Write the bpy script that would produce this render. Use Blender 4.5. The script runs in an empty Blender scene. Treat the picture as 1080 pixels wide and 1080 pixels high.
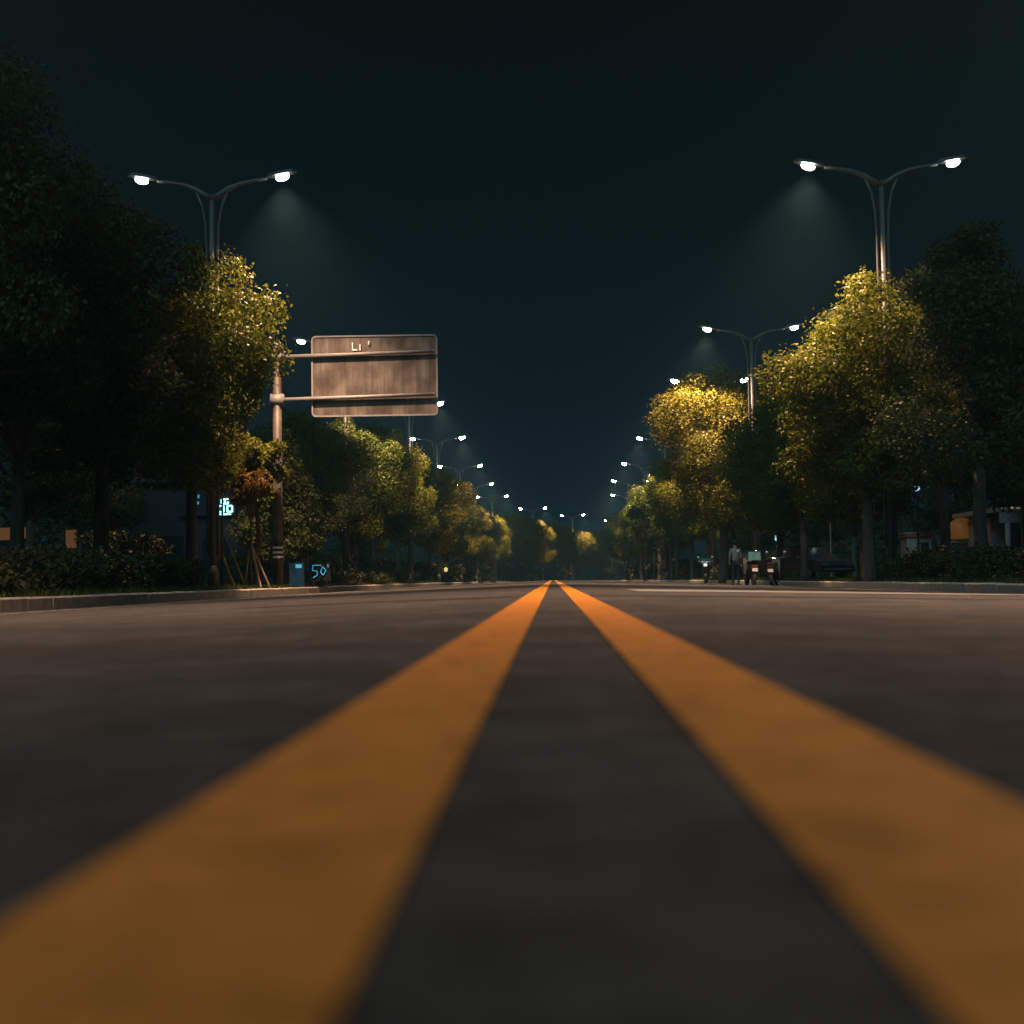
import bpy, math, random
import numpy as np
from mathutils import Vector, Matrix

C = bpy.context.scene
COL = C.collection
R = math.radians
PI = math.pi

# ------------------------------------------------------------------ camera
F = 1400.0 / 1080.0                       # focal length in picture widths
EYE = Vector((0.0, 0.0, 0.134))
cam_d = bpy.data.cameras.new("camera")
cam_d.sensor_width = 36.0
cam_d.lens = 36.0 * F
cam_d.clip_start = 0.02
cam_d.clip_end = 3000.0
cam = bpy.data.objects.new("camera", cam_d)
COL.objects.link(cam)
fwd = Vector((43 / 1400.0, -70 / 1400.0, -1.0)).normalized()      # world +Y seen by the camera
roll = 0.016
up = Vector((-math.sin(roll), math.cos(roll), 0.0))
up = (up - fwd * up.dot(fwd)).normalized()                        # world +Z seen by the camera
right = fwd.cross(up).normalized()                                # world +X
M3 = Matrix((right, fwd, up)).to_3x3()                            # rows: world axes in camera space
cam.matrix_world = Matrix.Translation(EYE) @ M3.to_4x4()
cam_d.dof.use_dof = True
cam_d.dof.focus_distance = 40.0
cam_d.dof.aperture_fstop = 2.9
C.camera = cam

# ------------------------------------------------------------------ sky, fill light, exposure
W = bpy.data.worlds.new("World")
C.world = W
W.use_nodes = True
nt = W.node_tree
nt.nodes.clear()
wo = nt.nodes.new("ShaderNodeOutputWorld")
bg = nt.nodes.new("ShaderNodeBackground")
tc = nt.nodes.new("ShaderNodeTexCoord")
sep = nt.nodes.new("ShaderNodeSeparateXYZ")
rmp = nt.nodes.new("ShaderNodeValToRGB")
nt.links.new(tc.outputs["Generated"], sep.inputs[0])
nt.links.new(sep.outputs["Z"], rmp.inputs[0])
nt.links.new(rmp.outputs[0], bg.inputs[0])
nt.links.new(bg.outputs[0], wo.inputs[0])
els = rmp.color_ramp.elements
els[0].position = 0.0;  els[0].color = (0.0046, 0.0125, 0.0185, 1)
els[1].position = 1.0;  els[1].color = (0.016, 0.032, 0.034, 1)  # zenith brightened above the view as added fill for the shadows
for p, c in ((0.10, (0.0042, 0.0112, 0.0165, 1)), (0.24, (0.0029, 0.0073, 0.0094, 1)),
             (0.40, (0.0021, 0.0052, 0.0056, 1)), (0.60, (0.010, 0.022, 0.024, 1))):
    e = els.new(p); e.color = c
bg.inputs[1].default_value = 1.0

fill_sun_d = bpy.data.lights.new("fill_sun", "SUN")  # added soft lamp from behind the camera, lifts the dark foliage and road
fill_sun_d.energy = 0.8
fill_sun_d.angle = R(40)
fill_sun_d.color = (0.42, 0.82, 1.0)
fill_sun = bpy.data.objects.new("fill_sun", fill_sun_d)
COL.objects.link(fill_sun)
fill_sun.rotation_euler = (R(48), 0, R(-14))

vs = C.view_settings
vs.view_transform = 'Standard'
vs.look = 'None'
vs.gamma = 1.0
vs.exposure = 0.0
vs.use_curve_mapping = False
C.render.engine = 'CYCLES'
C.cycles.use_denoising = True
try:
    C.cycles.denoiser = 'OPENIMAGEDENOISE'
except Exception:
    pass
C.cycles.max_bounces = 6
C.cycles.diffuse_bounces = 2
C.cycles.glossy_bounces = 2
C.cycles.transmission_bounces = 3
C.cycles.volume_bounces = 0
C.cycles.sample_clamp_indirect = 2.0

LAMP_POWER = 18000.0
LAMP_COLOR = (1.0, 0.58, 0.35)
HAZE = 0.0004

# ------------------------------------------------------------------ materials
def mat(name):
    m = bpy.data.materials.new(name)
    m.use_nodes = True
    n = m.node_tree
    return m, n, n.nodes["Principled BSDF"]

def noise(n, scale, detail=4, rough=0.55, coord="Object", stretch=None):
    t = n.nodes.new("ShaderNodeTexCoord")
    x = n.nodes.new("ShaderNodeTexNoise")
    x.inputs["Scale"].default_value = scale
    x.inputs["Detail"].default_value = detail
    x.inputs["Roughness"].default_value = rough
    if stretch:
        mp = n.nodes.new("ShaderNodeMapping")
        mp.inputs["Scale"].default_value = stretch
        n.links.new(t.outputs[coord], mp.inputs[0]); n.links.new(mp.outputs[0], x.inputs["Vector"])
    else:
        n.links.new(t.outputs[coord], x.inputs["Vector"])
    return x

def ramp(n, src, stops):
    r = n.nodes.new("ShaderNodeValToRGB")
    e = r.color_ramp.elements
    e[0].position, e[0].color = stops[0][0], (*stops[0][1], 1)
    e[1].position, e[1].color = stops[-1][0], (*stops[-1][1], 1)
    for p, c in stops[1:-1]:
        k = e.new(p); k.color = (*c, 1)
    n.links.new(src, r.inputs[0])
    return r

def mixc(n, kind, a, b, fac=1.0):
    m = n.nodes.new("ShaderNodeMixRGB")
    m.blend_type = kind
    m.inputs[0].default_value = fac
    n.links.new(a, m.inputs[1]); n.links.new(b, m.inputs[2])
    return m

def bump(n, b, src, strength, dist):
    k = n.nodes.new("ShaderNodeBump")
    k.inputs["Strength"].default_value = strength
    k.inputs["Distance"].default_value = dist
    n.links.new(src, k.inputs["Height"])
    n.links.new(k.outputs[0], b.inputs["Normal"])

def simple(name, col, rough=0.6, metal=0.0, var=0.25, scale=6.0, stretch=None):
    m, n, b = mat(name)
    x = noise(n, scale, stretch=stretch)
    lo = tuple(c * (1 - var) for c in col); hi = tuple(min(1, c * (1 + var)) for c in col)
    r = ramp(n, x.outputs[0], [(0.3, lo), (0.7, hi)])
    n.links.new(r.outputs[0], b.inputs["Base Color"])
    b.inputs["Roughness"].default_value = rough
    b.inputs["Metallic"].default_value = metal
    return m

def glow(name, col, strength, base=0.5):
    m, n, b = mat(name)
    b.inputs["Base Color"].default_value = (*[min(0.8, c) * base for c in col], 1)
    b.inputs["Emission Color"].default_value = (*col, 1)
    b.inputs["Emission Strength"].default_value = strength
    return m

def leaf(name, a, bcol, trans=0.35):
    m, n, b = mat(name)
    g = n.nodes.new("ShaderNodeNewGeometry")
    r = ramp(n, g.outputs["Random Per Island"], [(0.0, a), (0.55, tuple((x + y) / 2 for x, y in zip(a, bcol))), (1.0, bcol)])
    b.inputs["Roughness"].default_value = 0.55
    b.inputs["Specular IOR Level"].default_value = 0.15
    n.links.new(r.outputs[0], b.inputs["Base Color"])
    tr = n.nodes.new("ShaderNodeBsdfTranslucent")
    n.links.new(r.outputs[0], tr.inputs[0])
    mx = n.nodes.new("ShaderNodeMixShader")
    mx.inputs[0].default_value = trans
    out = n.nodes["Material Output"]
    n.links.new(b.outputs[0], mx.inputs[1]); n.links.new(tr.outputs[0], mx.inputs[2])
    n.links.new(mx.outputs[0], out.inputs["Surface"])
    return m

def make_asphalt():
    m, n, b = mat("asphalt")
    fine = noise(n, 260.0, 3, 0.7)
    med = noise(n, 11.0, 6, 0.65)
    big = noise(n, 1.6, 6, 0.65)
    r1 = ramp(n, fine.outputs[0], [(0.32, (0.025, 0.025, 0.025)), (0.52, (0.045, 0.0445, 0.044)), (0.74, (0.115, 0.112, 0.108))])
    r2 = ramp(n, med.outputs[0], [(0.38, (0.62, 0.66, 0.68)), (0.50, (1.0, 1.0, 1.0)), (0.62, (1.45, 1.40, 1.36))])
    r3 = ramp(n, big.outputs[0], [(0.40, (0.66, 0.72, 0.75)), (0.5, (1.0, 1.0, 1.0)), (0.61, (1.5, 1.42, 1.36))])
    k = mixc(n, "MULTIPLY", r1.outputs[0], r2.outputs[0])
    k2 = mixc(n, "MULTIPLY", k.outputs[0], r3.outputs[0])
    n.links.new(k2.outputs[0], b.inputs["Base Color"])
    b.inputs["Roughness"].default_value = 0.88
    b.inputs["Specular IOR Level"].default_value = 0.2
    bump(n, b, fine.outputs[0], 0.35, 0.004)
    return m

def make_paint(name, col, wear):
    m, n, b = mat(name)
    fine = noise(n, 220.0, 3, 0.7)
    med = noise(n, 11.0, 6, 0.65)
    r1 = ramp(n, fine.outputs[0], [(0.25, tuple(c * 0.70 for c in col)), (0.6, col)])
    r2 = ramp(n, med.outputs[0], [(0.36, (wear * 0.8, wear * 0.8, wear * 0.8)), (0.47, (0.95, 0.95, 0.95)), (0.62, (1.1, 1.1, 1.1))])
    k = mixc(n, "MULTIPLY", r1.outputs[0], r2.outputs[0])
    n.links.new(k.outputs[0], b.inputs["Base Color"])
    b.inputs["Roughness"].default_value = 0.65
    b.inputs["Specular IOR Level"].default_value = 0.25
    bump(n, b, fine.outputs[0], 0.3, 0.003)
    return m

M = {}
M["asphalt"] = make_asphalt()
M["yellow"] = make_paint("yellow_road_paint", (0.66, 0.232, 0.024), 0.78)
M["white_line"] = make_paint("white_road_paint", (0.55, 0.53, 0.50), 0.6)
M["shadow_paint"] = simple("painted_shadow", (0.022, 0.022, 0.023), 0.7, scale=20)  # shadow band across the road, painted as a dark colour
M["light_paint"] = simple("light_band", (0.20, 0.19, 0.18), 0.85, scale=8)  # band of light on the road, painted as a paler colour
M["kerb"] = simple("kerb_stone", (0.36, 0.33, 0.29), 0.85, scale=5)
M["grass"] = leaf("grass_blades", (0.030, 0.048, 0.012), (0.07, 0.10, 0.025), 0.2)
M["soil"] = simple("verge_soil", (0.040, 0.045, 0.024), 0.95, var=0.5, scale=3)
M["ground"] = simple("ground_soil", (0.035, 0.038, 0.028), 0.95, var=0.4, scale=0.6)
M["bark"] = simple("tree_bark", (0.065, 0.055, 0.045), 0.9, var=0.45, scale=9, stretch=(1, 1, 0.2))
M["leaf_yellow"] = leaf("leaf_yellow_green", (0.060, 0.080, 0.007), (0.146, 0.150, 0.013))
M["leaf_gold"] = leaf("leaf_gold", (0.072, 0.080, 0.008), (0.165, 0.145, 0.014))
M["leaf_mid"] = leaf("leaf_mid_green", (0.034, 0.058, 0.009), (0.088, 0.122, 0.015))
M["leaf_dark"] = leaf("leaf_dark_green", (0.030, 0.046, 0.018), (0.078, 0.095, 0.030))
M["leaf_conifer"] = leaf("leaf_conifer", (0.035, 0.052, 0.020), (0.090, 0.100, 0.028))
M["leaf_rust"] = leaf("leaf_rust", (0.085, 0.052, 0.012), (0.17, 0.10, 0.020))
M["leaf_hedge"] = leaf("leaf_hedge", (0.022, 0.030, 0.013), (0.055, 0.064, 0.022), 0.2)
M["galv"] = simple("galvanised_steel", (0.20, 0.195, 0.19), 0.6, 0.15, 0.15)
M["pole_paint"] = simple("lamp_post_paint", (0.085, 0.085, 0.085), 0.5, 0.1, 0.15)
M["dark_metal"] = simple("dark_metal", (0.05, 0.05, 0.055), 0.5, 0.4)
M["lamp"] = glow("lamp_lens", (1.0, 0.95, 0.86), 30.0)
M["lamp_cool"] = glow("lamp_lens_cool", (0.80, 1.0, 0.98), 100.0)
M["wood"] = simple("stake_wood", (0.34, 0.24, 0.13), 0.8)
M["stripe"] = simple("reflective_white", (0.75, 0.75, 0.72), 0.5, var=0.1)
M["black"] = simple("black_paint", (0.018, 0.018, 0.02), 0.5)

def make_signback():
    m, n, b = mat("aluminium_sign_back")
    a = noise(n, 1.3, 5, 0.6, stretch=(4.0, 1.0, 0.35))
    c = noise(n, 1.1, 4, 0.55)
    r1 = ramp(n, a.outputs[0], [(0.30, (0.06, 0.048, 0.040)), (0.5, (0.100, 0.090, 0.078)), (0.72, (0.158, 0.150, 0.136))])
    r2 = ramp(n, c.outputs[0], [(0.36, (0.45, 0.38, 0.32)), (0.5, (0.85, 0.80, 0.76)), (0.64, (1.3, 1.22, 1.15))])
    k = mixc(n, "MULTIPLY", r1.outputs[0], r2.outputs[0])
    n.links.new(k.outputs[0], b.inputs["Base Color"])
    b.inputs["Roughness"].default_value = 0.55
    b.inputs["Metallic"].default_value = 0.25
    return m
M["sign_back"] = make_signback()

# ------------------------------------------------------------------ mesh helpers
class MB:
    def __init__(s):
        s.v, s.f = [], []
    def quadmesh(s, v, f):
        o = len(s.v)
        s.v += [tuple(p) for p in v]
        s.f += [tuple(i + o for i in q) for q in f]
        return s
    def box(s, c, size, rz=0.0, taper=1.0):
        x, y, z = (k / 2 for k in size)
        ca, sa = math.cos(rz), math.sin(rz)
        vs_ = []
        for k in (-1, 1):
            t = taper if k > 0 else 1.0
            for i, j in ((-1, -1), (1, -1), (1, 1), (-1, 1)):
                px, py = i * x * t, j * y * t
                vs_.append((c[0] + px * ca - py * sa, c[1] + px * sa + py * ca, c[2] + k * z))
        return s.quadmesh(vs_, [(3, 2, 1, 0), (4, 5, 6, 7), (0, 1, 5, 4), (1, 2, 6, 5), (2, 3, 7, 6), (3, 0, 4, 7)])
    def tube(s, pts, rad, n=8, cap=True):
        pts = [Vector(p) for p in pts]
        if not hasattr(rad, "__len__"): rad = [rad] * len(pts)
        vs_, fs = [], []
        ref = None
        for i, p in enumerate(pts):
            d = (pts[min(i + 1, len(pts) - 1)] - pts[max(i - 1, 0)]).normalized()
            if ref is None:
                ref = Vector((1, 0, 0)) if abs(d.x) < 0.8 else Vector((0, 1, 0))
            u = (ref - d * ref.dot(d)).normalized(); ref = u
            w = d.cross(u)
            for k in range(n):
                a = 2 * PI * k / n
                vs_.append(p + (u * math.cos(a) + w * math.sin(a)) * rad[i])
        for i in range(len(pts) - 1):
            for k in range(n):
                a, b = i * n + k, i * n + (k + 1) % n
                fs.append((a, b, b + n, a + n))
        if cap:
            fs.append(tuple(range(n - 1, -1, -1)))
            fs.append(tuple((len(pts) - 1) * n + k for k in range(n)))
        return s.quadmesh(vs_, fs)
    def lathe(s, prof, c=(0, 0, 0), n=16):
        return s.tube([(c[0], c[1], c[2] + z) for r, z in prof], [max(r, 1e-3) for r, z in prof], n)
    def prism(s, poly, axis, a, b):
        """poly of 2-D points extruded along axis from a to b"""
        def P(p, t):
            return {"x": (t, p[0], p[1]), "y": (p[0], t, p[1]), "z": (p[0], p[1], t)}[axis]
        n = len(poly)
        vs_ = [P(p, a) for p in poly] + [P(p, b) for p in poly]
        fs = [tuple(range(n - 1, -1, -1)), tuple(range(n, 2 * n))]
        fs += [(i, (i + 1) % n, (i + 1) % n + n, i + n) for i in range(n)]
        return s.quadmesh(vs_, fs)
    def ring(s, c, r, t, axis="x", n=20, m=8):
        vs_, fs = [], []
        for i in range(n):
            a = 2 * PI * i / n
            for j in range(m):
                b = 2 * PI * j / m
                rr = r + t * math.cos(b); h = t * math.sin(b) * 1.2
                p = {"x": (h, rr * math.cos(a), rr * math.sin(a)), "y": (rr * math.cos(a), h, rr * math.sin(a)), "z": (rr * math.cos(a), rr * math.sin(a), h)}[axis]
                vs_.append((c[0] + p[0], c[1] + p[1], c[2] + p[2]))
        for i in range(n):
            for j in range(m):
                fs.append((i * m + j, ((i + 1) % n) * m + j, ((i + 1) % n) * m + (j + 1) % m, i * m + (j + 1) % m))
        return s.quadmesh(vs_, fs)
    def ball(s, c, r, n=14, m=9):
        if not hasattr(r, "__len__"): r = (r, r, r)
        vs_, fs = [], []
        for j in range(m + 1):
            t = PI * j / m
            for i in range(n):
                a = 2 * PI * i / n
                q = max(math.sin(t), 0.002)
                vs_.append((c[0] + r[0] * q * math.cos(a), c[1] + r[1] * q * math.sin(a), c[2] - r[2] * math.cos(t)))
        for j in range(m):
            for i in range(n):
                fs.append((j * n + i, j * n + (i + 1) % n, (j + 1) * n + (i + 1) % n, (j + 1) * n + i))
        return s.quadmesh(vs_, fs)
    def mesh(s, name, m, smooth=False):
        me = bpy.data.meshes.new(name)
        me.from_pydata(s.v, [], s.f)
        me.materials.append(m)
        if smooth:
            me.polygons.foreach_set("use_smooth", [True] * len(me.polygons))
        me.update()
        return me
    def build(s, name, m, parent=None, smooth=False):
        return link(name, s.mesh(name, m, smooth), parent)

def link(name, me, parent=None, loc=None, rz=0.0, sc=None):
    o = bpy.data.objects.new(name, me)
    COL.objects.link(o)
    if parent: o.parent = parent
    if loc is not None: o.location = loc
    if rz: o.rotation_euler = (0, 0, rz)
    if sc is not None: o.scale = sc if hasattr(sc, "__len__") else (sc, sc, sc)
    return o

def tag(o, label=None, cat=None, group=None, kind=None):
    if label: o["label"] = label
    if cat: o["category"] = cat
    if group: o["group"] = group
    if kind: o["kind"] = kind
    return o

def thing(name, label, cat, loc=(0, 0, 0), rz=0.0, group=None, sc=None):
    return tag(link(name, None, None, loc, rz, sc), label, cat, group)

# ------------------------------------------------------------------ lie of the land
def bend(y):                                  # the road swings right beyond 165 m
    return (y - 165.0) ** 2 / 460.0 if y > 165 else 0.0
def heading(y):
    return -math.atan(2 * (y - 165.0) / 460.0) if y > 165 else 0.0
def dip(y):
    return -9e-6 * (y - 45.0) ** 2 if y > 45 else 0.0
def camber(x):
    return -0.033 * (math.sqrt(x * x + 0.36) - 0.6)
KL, KR = -8.0, 8.6
VERGE_L, VERGE_R = camber(KL) + 0.20, camber(KR) + 0.17
def verge(x, y):
    return (VERGE_L if x < 0 else VERGE_R) + dip(y)

ys = [-40, -20, -8, -4, -2, -1, 0] + [round(0.25 * i, 2) for i in range(1, 24)] + [6 + i for i in range(0, 40)] + list(range(46, 170, 4)) + list(range(170, 341, 5))
def strip(name, xs, m, lift=0.0, y0=-40, y1=340, zf=None):
    b = MB()
    yy = [y for y in ys if y0 <= y <= y1]
    if yy[0] != y0: yy.insert(0, y0)
    if yy[-1] != y1: yy.append(y1)
    n = len(xs)
    v, f = [], []
    for y in yy:
        for x in xs:
            z = (zf(x) if zf else camber(x)) + dip(y) + lift
            v.append((x + bend(y), y, z))
    for i in range(len(yy) - 1):
        for k in range(n - 1):
            f.append((i * n + k, i * n + k + 1, (i + 1) * n + k + 1, (i + 1) * n + k))
    b.quadmesh(v, f)
    return tag(b.build(name, m, None, True), kind="structure")

xs = [KL, -6, -4, -3, -2, -1.4, -1, -0.8, -0.6, -0.45, -0.3, -0.217, -0.14, -0.068, 0, 0.06, 0.115, 0.19, 0.265, 0.36, 0.5, 0.7, 0.9, 1.2, 1.6, 2, 3, 4, 6, KR]
strip("road", xs, M["asphalt"])
strip("centre_line", [-0.217, -0.14, -0.068], M["yellow"], 0.004)
strip("centre_line", [0.115, 0.19, 0.265], M["yellow"], 0.004)
strip("edge_line", [-6.62, -6.47], M["white_line"], 0.004, y0=-40)
strip("edge_line", [6.85, 7.0], M["white_line"], 0.004, y0=24)
# shadow and light bands across the lanes, painted as dark and pale strips
def cross_strip(name, m, x0, x1, ya, yb, skew, lift):
    b = MB(); n = 14
    v, f = [], []
    for i in range(n + 1):
        x = x0 + (x1 - x0) * i / n
        for y in (ya, yb):
            v.append((x, y + skew * x, camber(x) + lift))
    for i in range(n):
        f.append((2 * i, 2 * i + 2, 2 * i + 3, 2 * i + 1))
    b.quadmesh(v, f)
    return tag(b.build(name, m), kind="structure")
cross_strip("shadow_band", M["shadow_paint"], 0.30, 8.3, 9.6, 11.0, 0.55, 0.004)
cross_strip("shadow_band", M["shadow_paint"], -2.4, -0.25, 9.8, 10.8, -0.1, 0.004)
cross_strip("light_band", M["light_paint"], 0.9, 7.4, 13.2, 15.9, 0.75, 0.004)

# kerbs: rows of stones in one structure each side
def kerb(name, x, side, zt):
    b = MB()
    y = -6.0
    rng = random.Random(5 + side)
    while y < 330:
        L = 0.99 if y < 90 else 3.99
        dx = rng.uniform(-0.008, 0.008); dz = rng.uniform(-0.006, 0.006)
        xa, xb = x + dx, x + side * 0.16 + dx
        def pt(xx, yy, zz): return (xx + bend(yy), yy, zz + dip(yy))
        z1 = zt + dz + 0.012
        ch = 0.03
        prof = [(xa, zt - 0.30), (xa, z1 - ch), (xa + side * ch, z1), (xb, z1), (xb, zt - 0.30)]
        v = [pt(p[0], y, p[1]) for p in prof] + [pt(p[0], y + L, p[1]) for p in prof]
        n = 5
        f = [tuple(range(n)), tuple(range(2 * n - 1, n - 1, -1))] + [(i, i + 1, i + 1 + n, i + n) for i in range(n - 1)]
        b.quadmesh(v, f)
        y += L + 0.012
    return tag(b.build(name, M["kerb"]), kind="structure")
kerb("kerb", KL, -1, VERGE_L)
kerb("kerb", KR, 1, VERGE_R)

strip("verge", [-46, -30, -20, -14, -11, KL - 0.17], M["soil"], 0.0, zf=lambda x: VERGE_L)
strip("verge", [KR + 0.17, 11, 14, 20, 30, 46], M["soil"], 0.0, zf=lambda x: VERGE_R)
g = MB(); g.quadmesh([(-1500, -400, -2.2), (1500, -400, -2.2), (1500, 2400, -2.2), (-1500, 2400, -2.2)], [(0, 1, 2, 3)])
tag(g.build("ground", M["ground"]), kind="structure")

# ------------------------------------------------------------------ foliage
def leaf_mesh(name, centres, radii, per, size, m, seed, shell=0.55, flat=0.85, droop=0.0):
    """leaf-sized folded rhombs spread round clump centres"""
    rs = np.random.RandomState(seed)
    cs, rr = np.asarray(centres, float), np.asarray(radii, float)
    cnt = np.maximum(4, (per * (rr / rr.mean()) ** 2).astype(int))
    idx = np.repeat(np.arange(len(cs)), cnt)
    N = len(idx)
    d = rs.normal(size=(N, 3)); d /= np.linalg.norm(d, axis=1)[:, None]
    rad = rr[idx] * (shell + (1 - shell) * rs.rand(N) ** 0.6) * rs.normal(1.0, 0.17, N) * np.where(rs.rand(N) < 0.05, 1.25, 1.0)
    p = cs[idx] + d * rad[:, None] * np.array([1, 1, flat])
    nn = d + rs.normal(scale=0.55, size=(N, 3)); nn /= np.linalg.norm(nn, axis=1)[:, None]
    ax = np.cross(nn, rs.normal(size=(N, 3))) + 0.35 * d + np.array([0, 0, -droop])
    ax /= np.linalg.norm(ax, axis=1)[:, None]
    sd = np.cross(ax, nn); sd /= np.linalg.norm(sd, axis=1)[:, None]
    nm = np.cross(sd, ax)
    L = size * rs.uniform(0.65, 1.35, N)[:, None]; Wd = L * rs.uniform(0.24, 0.36, N)[:, None]
    v = np.empty((N, 4, 3))
    v[:, 0] = p
    v[:, 1] = p + ax * L * 0.5 + sd * Wd + nm * Wd * 0.35
    v[:, 2] = p + ax * L
    v[:, 3] = p + ax * L * 0.5 - sd * Wd + nm * Wd * 0.35
    me = bpy.data.meshes.new(name)
    me.vertices.add(4 * N); me.vertices.foreach_set("co", v.reshape(-1))
    me.loops.add(4 * N); me.loops.foreach_set("vertex_index", np.arange(4 * N, dtype=np.int32))
    me.polygons.add(N); me.polygons.foreach_set("loop_start", np.arange(0, 4 * N, 4, dtype=np.int32))
    me.update(calc_edges=True)
    me.materials.append(m)
    return me

def tree_proto(seed, H, cb, Rr, nclump, per, size, m, trunk_r, lean=0.0, cone=False, nlimb=9):
    """returns (trunk mesh, crown mesh) for a tree of height H whose crown starts at cb"""
    rng = random.Random(seed)
    cz, hz = (cb + H) / 2, (H - cb) / 2
    lob = [(rng.uniform(0, 2 * PI), rng.uniform(0.14, 0.36), k) for k in (2, 3, 5)]
    cen, rad = [], []
    tries = 0
    while len(cen) < nclump and tries < 6000:
        tries += 1
        a = rng.uniform(0, 2 * PI); t = rng.uniform(-1, 1); s = rng.random() ** 0.45
        w = math.sqrt(max(0, 1 - t * t)) if not cone else (1 - (t + 1) / 2) ** 0.8
        if not cone and t < 0: w = max(w, math.sqrt(1 - (t * 0.85) ** 2))
        rad_a = Rr * w * (1 + sum(am * math.sin(k * a + ph + 2 * t) for ph, am, k in lob))
        rc = rng.choice((rng.uniform(0.11, 0.18), rng.uniform(0.18, 0.33))) * Rr if not cone else rng.uniform(0.22, 0.4) * Rr * (0.4 + w)
        r_ = max(0, rad_a * s - rc * 0.5)
        p = (r_ * math.cos(a) + lean * (t + 1), r_ * math.sin(a), cz + hz * t * (1 if s > .5 else .9) - (rc * .6 if t > .5 else 0))
        if p[2] - rc < cb * 0.82: continue
        if any((p[0] - c[0]) ** 2 + (p[1] - c[1]) ** 2 + (p[2] - c[2]) ** 2 < (0.55 * (rc + q)) ** 2 for c, q in zip(cen, rad)): continue
        if cen and not any((p[0] - c[0]) ** 2 + (p[1] - c[1]) ** 2 + (p[2] - c[2]) ** 2 < (0.88 * (rc + q)) ** 2 for c, q in zip(cen, rad)): continue
        cen.append(p); rad.append(rc)
    crown = leaf_mesh("crown", cen, rad, per, size, m, seed, droop=0.25)
    b = MB()
    fork = cb * 0.95 + 0.35
    tr = [(0, 0, -0.1), (0.02, 0.01, 0.15), (rng.uniform(-.05, .05), rng.uniform(-.05, .05), fork * 0.5), (lean * 0.3, rng.uniform(-.08, .08), fork)]
    b.tube(tr, [trunk_r * 1.35, trunk_r * 1.08, trunk_r * 0.92, trunk_r * 0.82], 10)
    if cone:
        b.tube([tr[-1], (lean, 0, H * 0.92)], [trunk_r * 0.8, trunk_r * 0.15], 7)
    order = sorted(range(len(cen)), key=lambda i: rng.random())[:nlimb]
    for i in order:
        e = Vector(cen[i]); s0 = Vector(tr[-1]) + Vector((0, 0, -rng.uniform(0, 0.12) * fork))
        if cone: s0 = Vector((lean, 0, max(fork, e.z - 0.4)))
        mid = s0.lerp(e, 0.5) + Vector((rng.uniform(-.2, .2), rng.uniform(-.2, .2), 0.12 * (e - s0).length))
        q1 = s0.lerp(mid, 0.5) + Vector((0, 0, 0.08)); q2 = mid.lerp(e, 0.5) + Vector((0, 0, 0.05))
        r0 = trunk_r * rng.uniform(0.42, 0.62) * (0.5 if cone else 1)
        b.tube([s0, q1, mid, q2, e], [r0, r0 * 0.82, r0 * 0.6, r0 * 0.4, r0 * 0.16], 6)
        for _ in range(2):
            e2 = mid + Vector((rng.uniform(-1, 1), rng.uniform(-1, 1), rng.uniform(0.2, 1))) * Rr * 0.3
            b.tube([mid, mid.lerp(e2, .5) + Vector((0, 0, .06)), e2], [r0 * 0.5, r0 * 0.32, r0 * 0.1], 5)
    return b.mesh("trunk", M["bark"], True), crown

PROTO = {
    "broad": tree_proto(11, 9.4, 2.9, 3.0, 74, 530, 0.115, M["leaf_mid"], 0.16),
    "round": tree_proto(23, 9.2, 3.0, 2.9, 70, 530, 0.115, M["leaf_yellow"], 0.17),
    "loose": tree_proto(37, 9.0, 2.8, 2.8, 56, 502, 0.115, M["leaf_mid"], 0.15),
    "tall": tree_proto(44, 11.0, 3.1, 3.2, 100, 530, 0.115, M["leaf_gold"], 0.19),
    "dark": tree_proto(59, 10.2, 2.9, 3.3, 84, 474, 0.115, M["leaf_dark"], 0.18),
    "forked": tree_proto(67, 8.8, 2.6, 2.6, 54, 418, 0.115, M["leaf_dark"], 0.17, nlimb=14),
    "conifer": tree_proto(71, 5.6, 1.0, 1.35, 70, 200, 0.11, M["leaf_conifer"], 0.09, cone=True),
}
PROTO["young"] = tree_proto(83, 4.7, 2.5, 0.95, 34, 210, 0.11, M["leaf_yellow"], 0.06)
PH = {"young": 4.7, "broad": 9.4, "round": 9.2, "loose": 9.0, "tall": 11.0, "dark": 10.2, "forked": 8.8, "conifer": 5.6}
PR = {"young": 0.95, "broad": 3.0, "round": 2.9, "loose": 2.8, "tall": 3.2, "dark": 3.3, "forked": 2.6, "conifer": 1.35}

def tree(x, y, kind, H, rad, rz, label, group, name="street_tree", cat="tree"):
    t, c = PROTO[kind]
    sz = H / PH[kind]; sx = rad / PR[kind]
    o = thing(name, label, cat, (x + bend(y), y, verge(x, y)), rz, group, (sx, sx, sz))
    link("trunk", t, o); link("crown", c, o)
    return o

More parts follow.
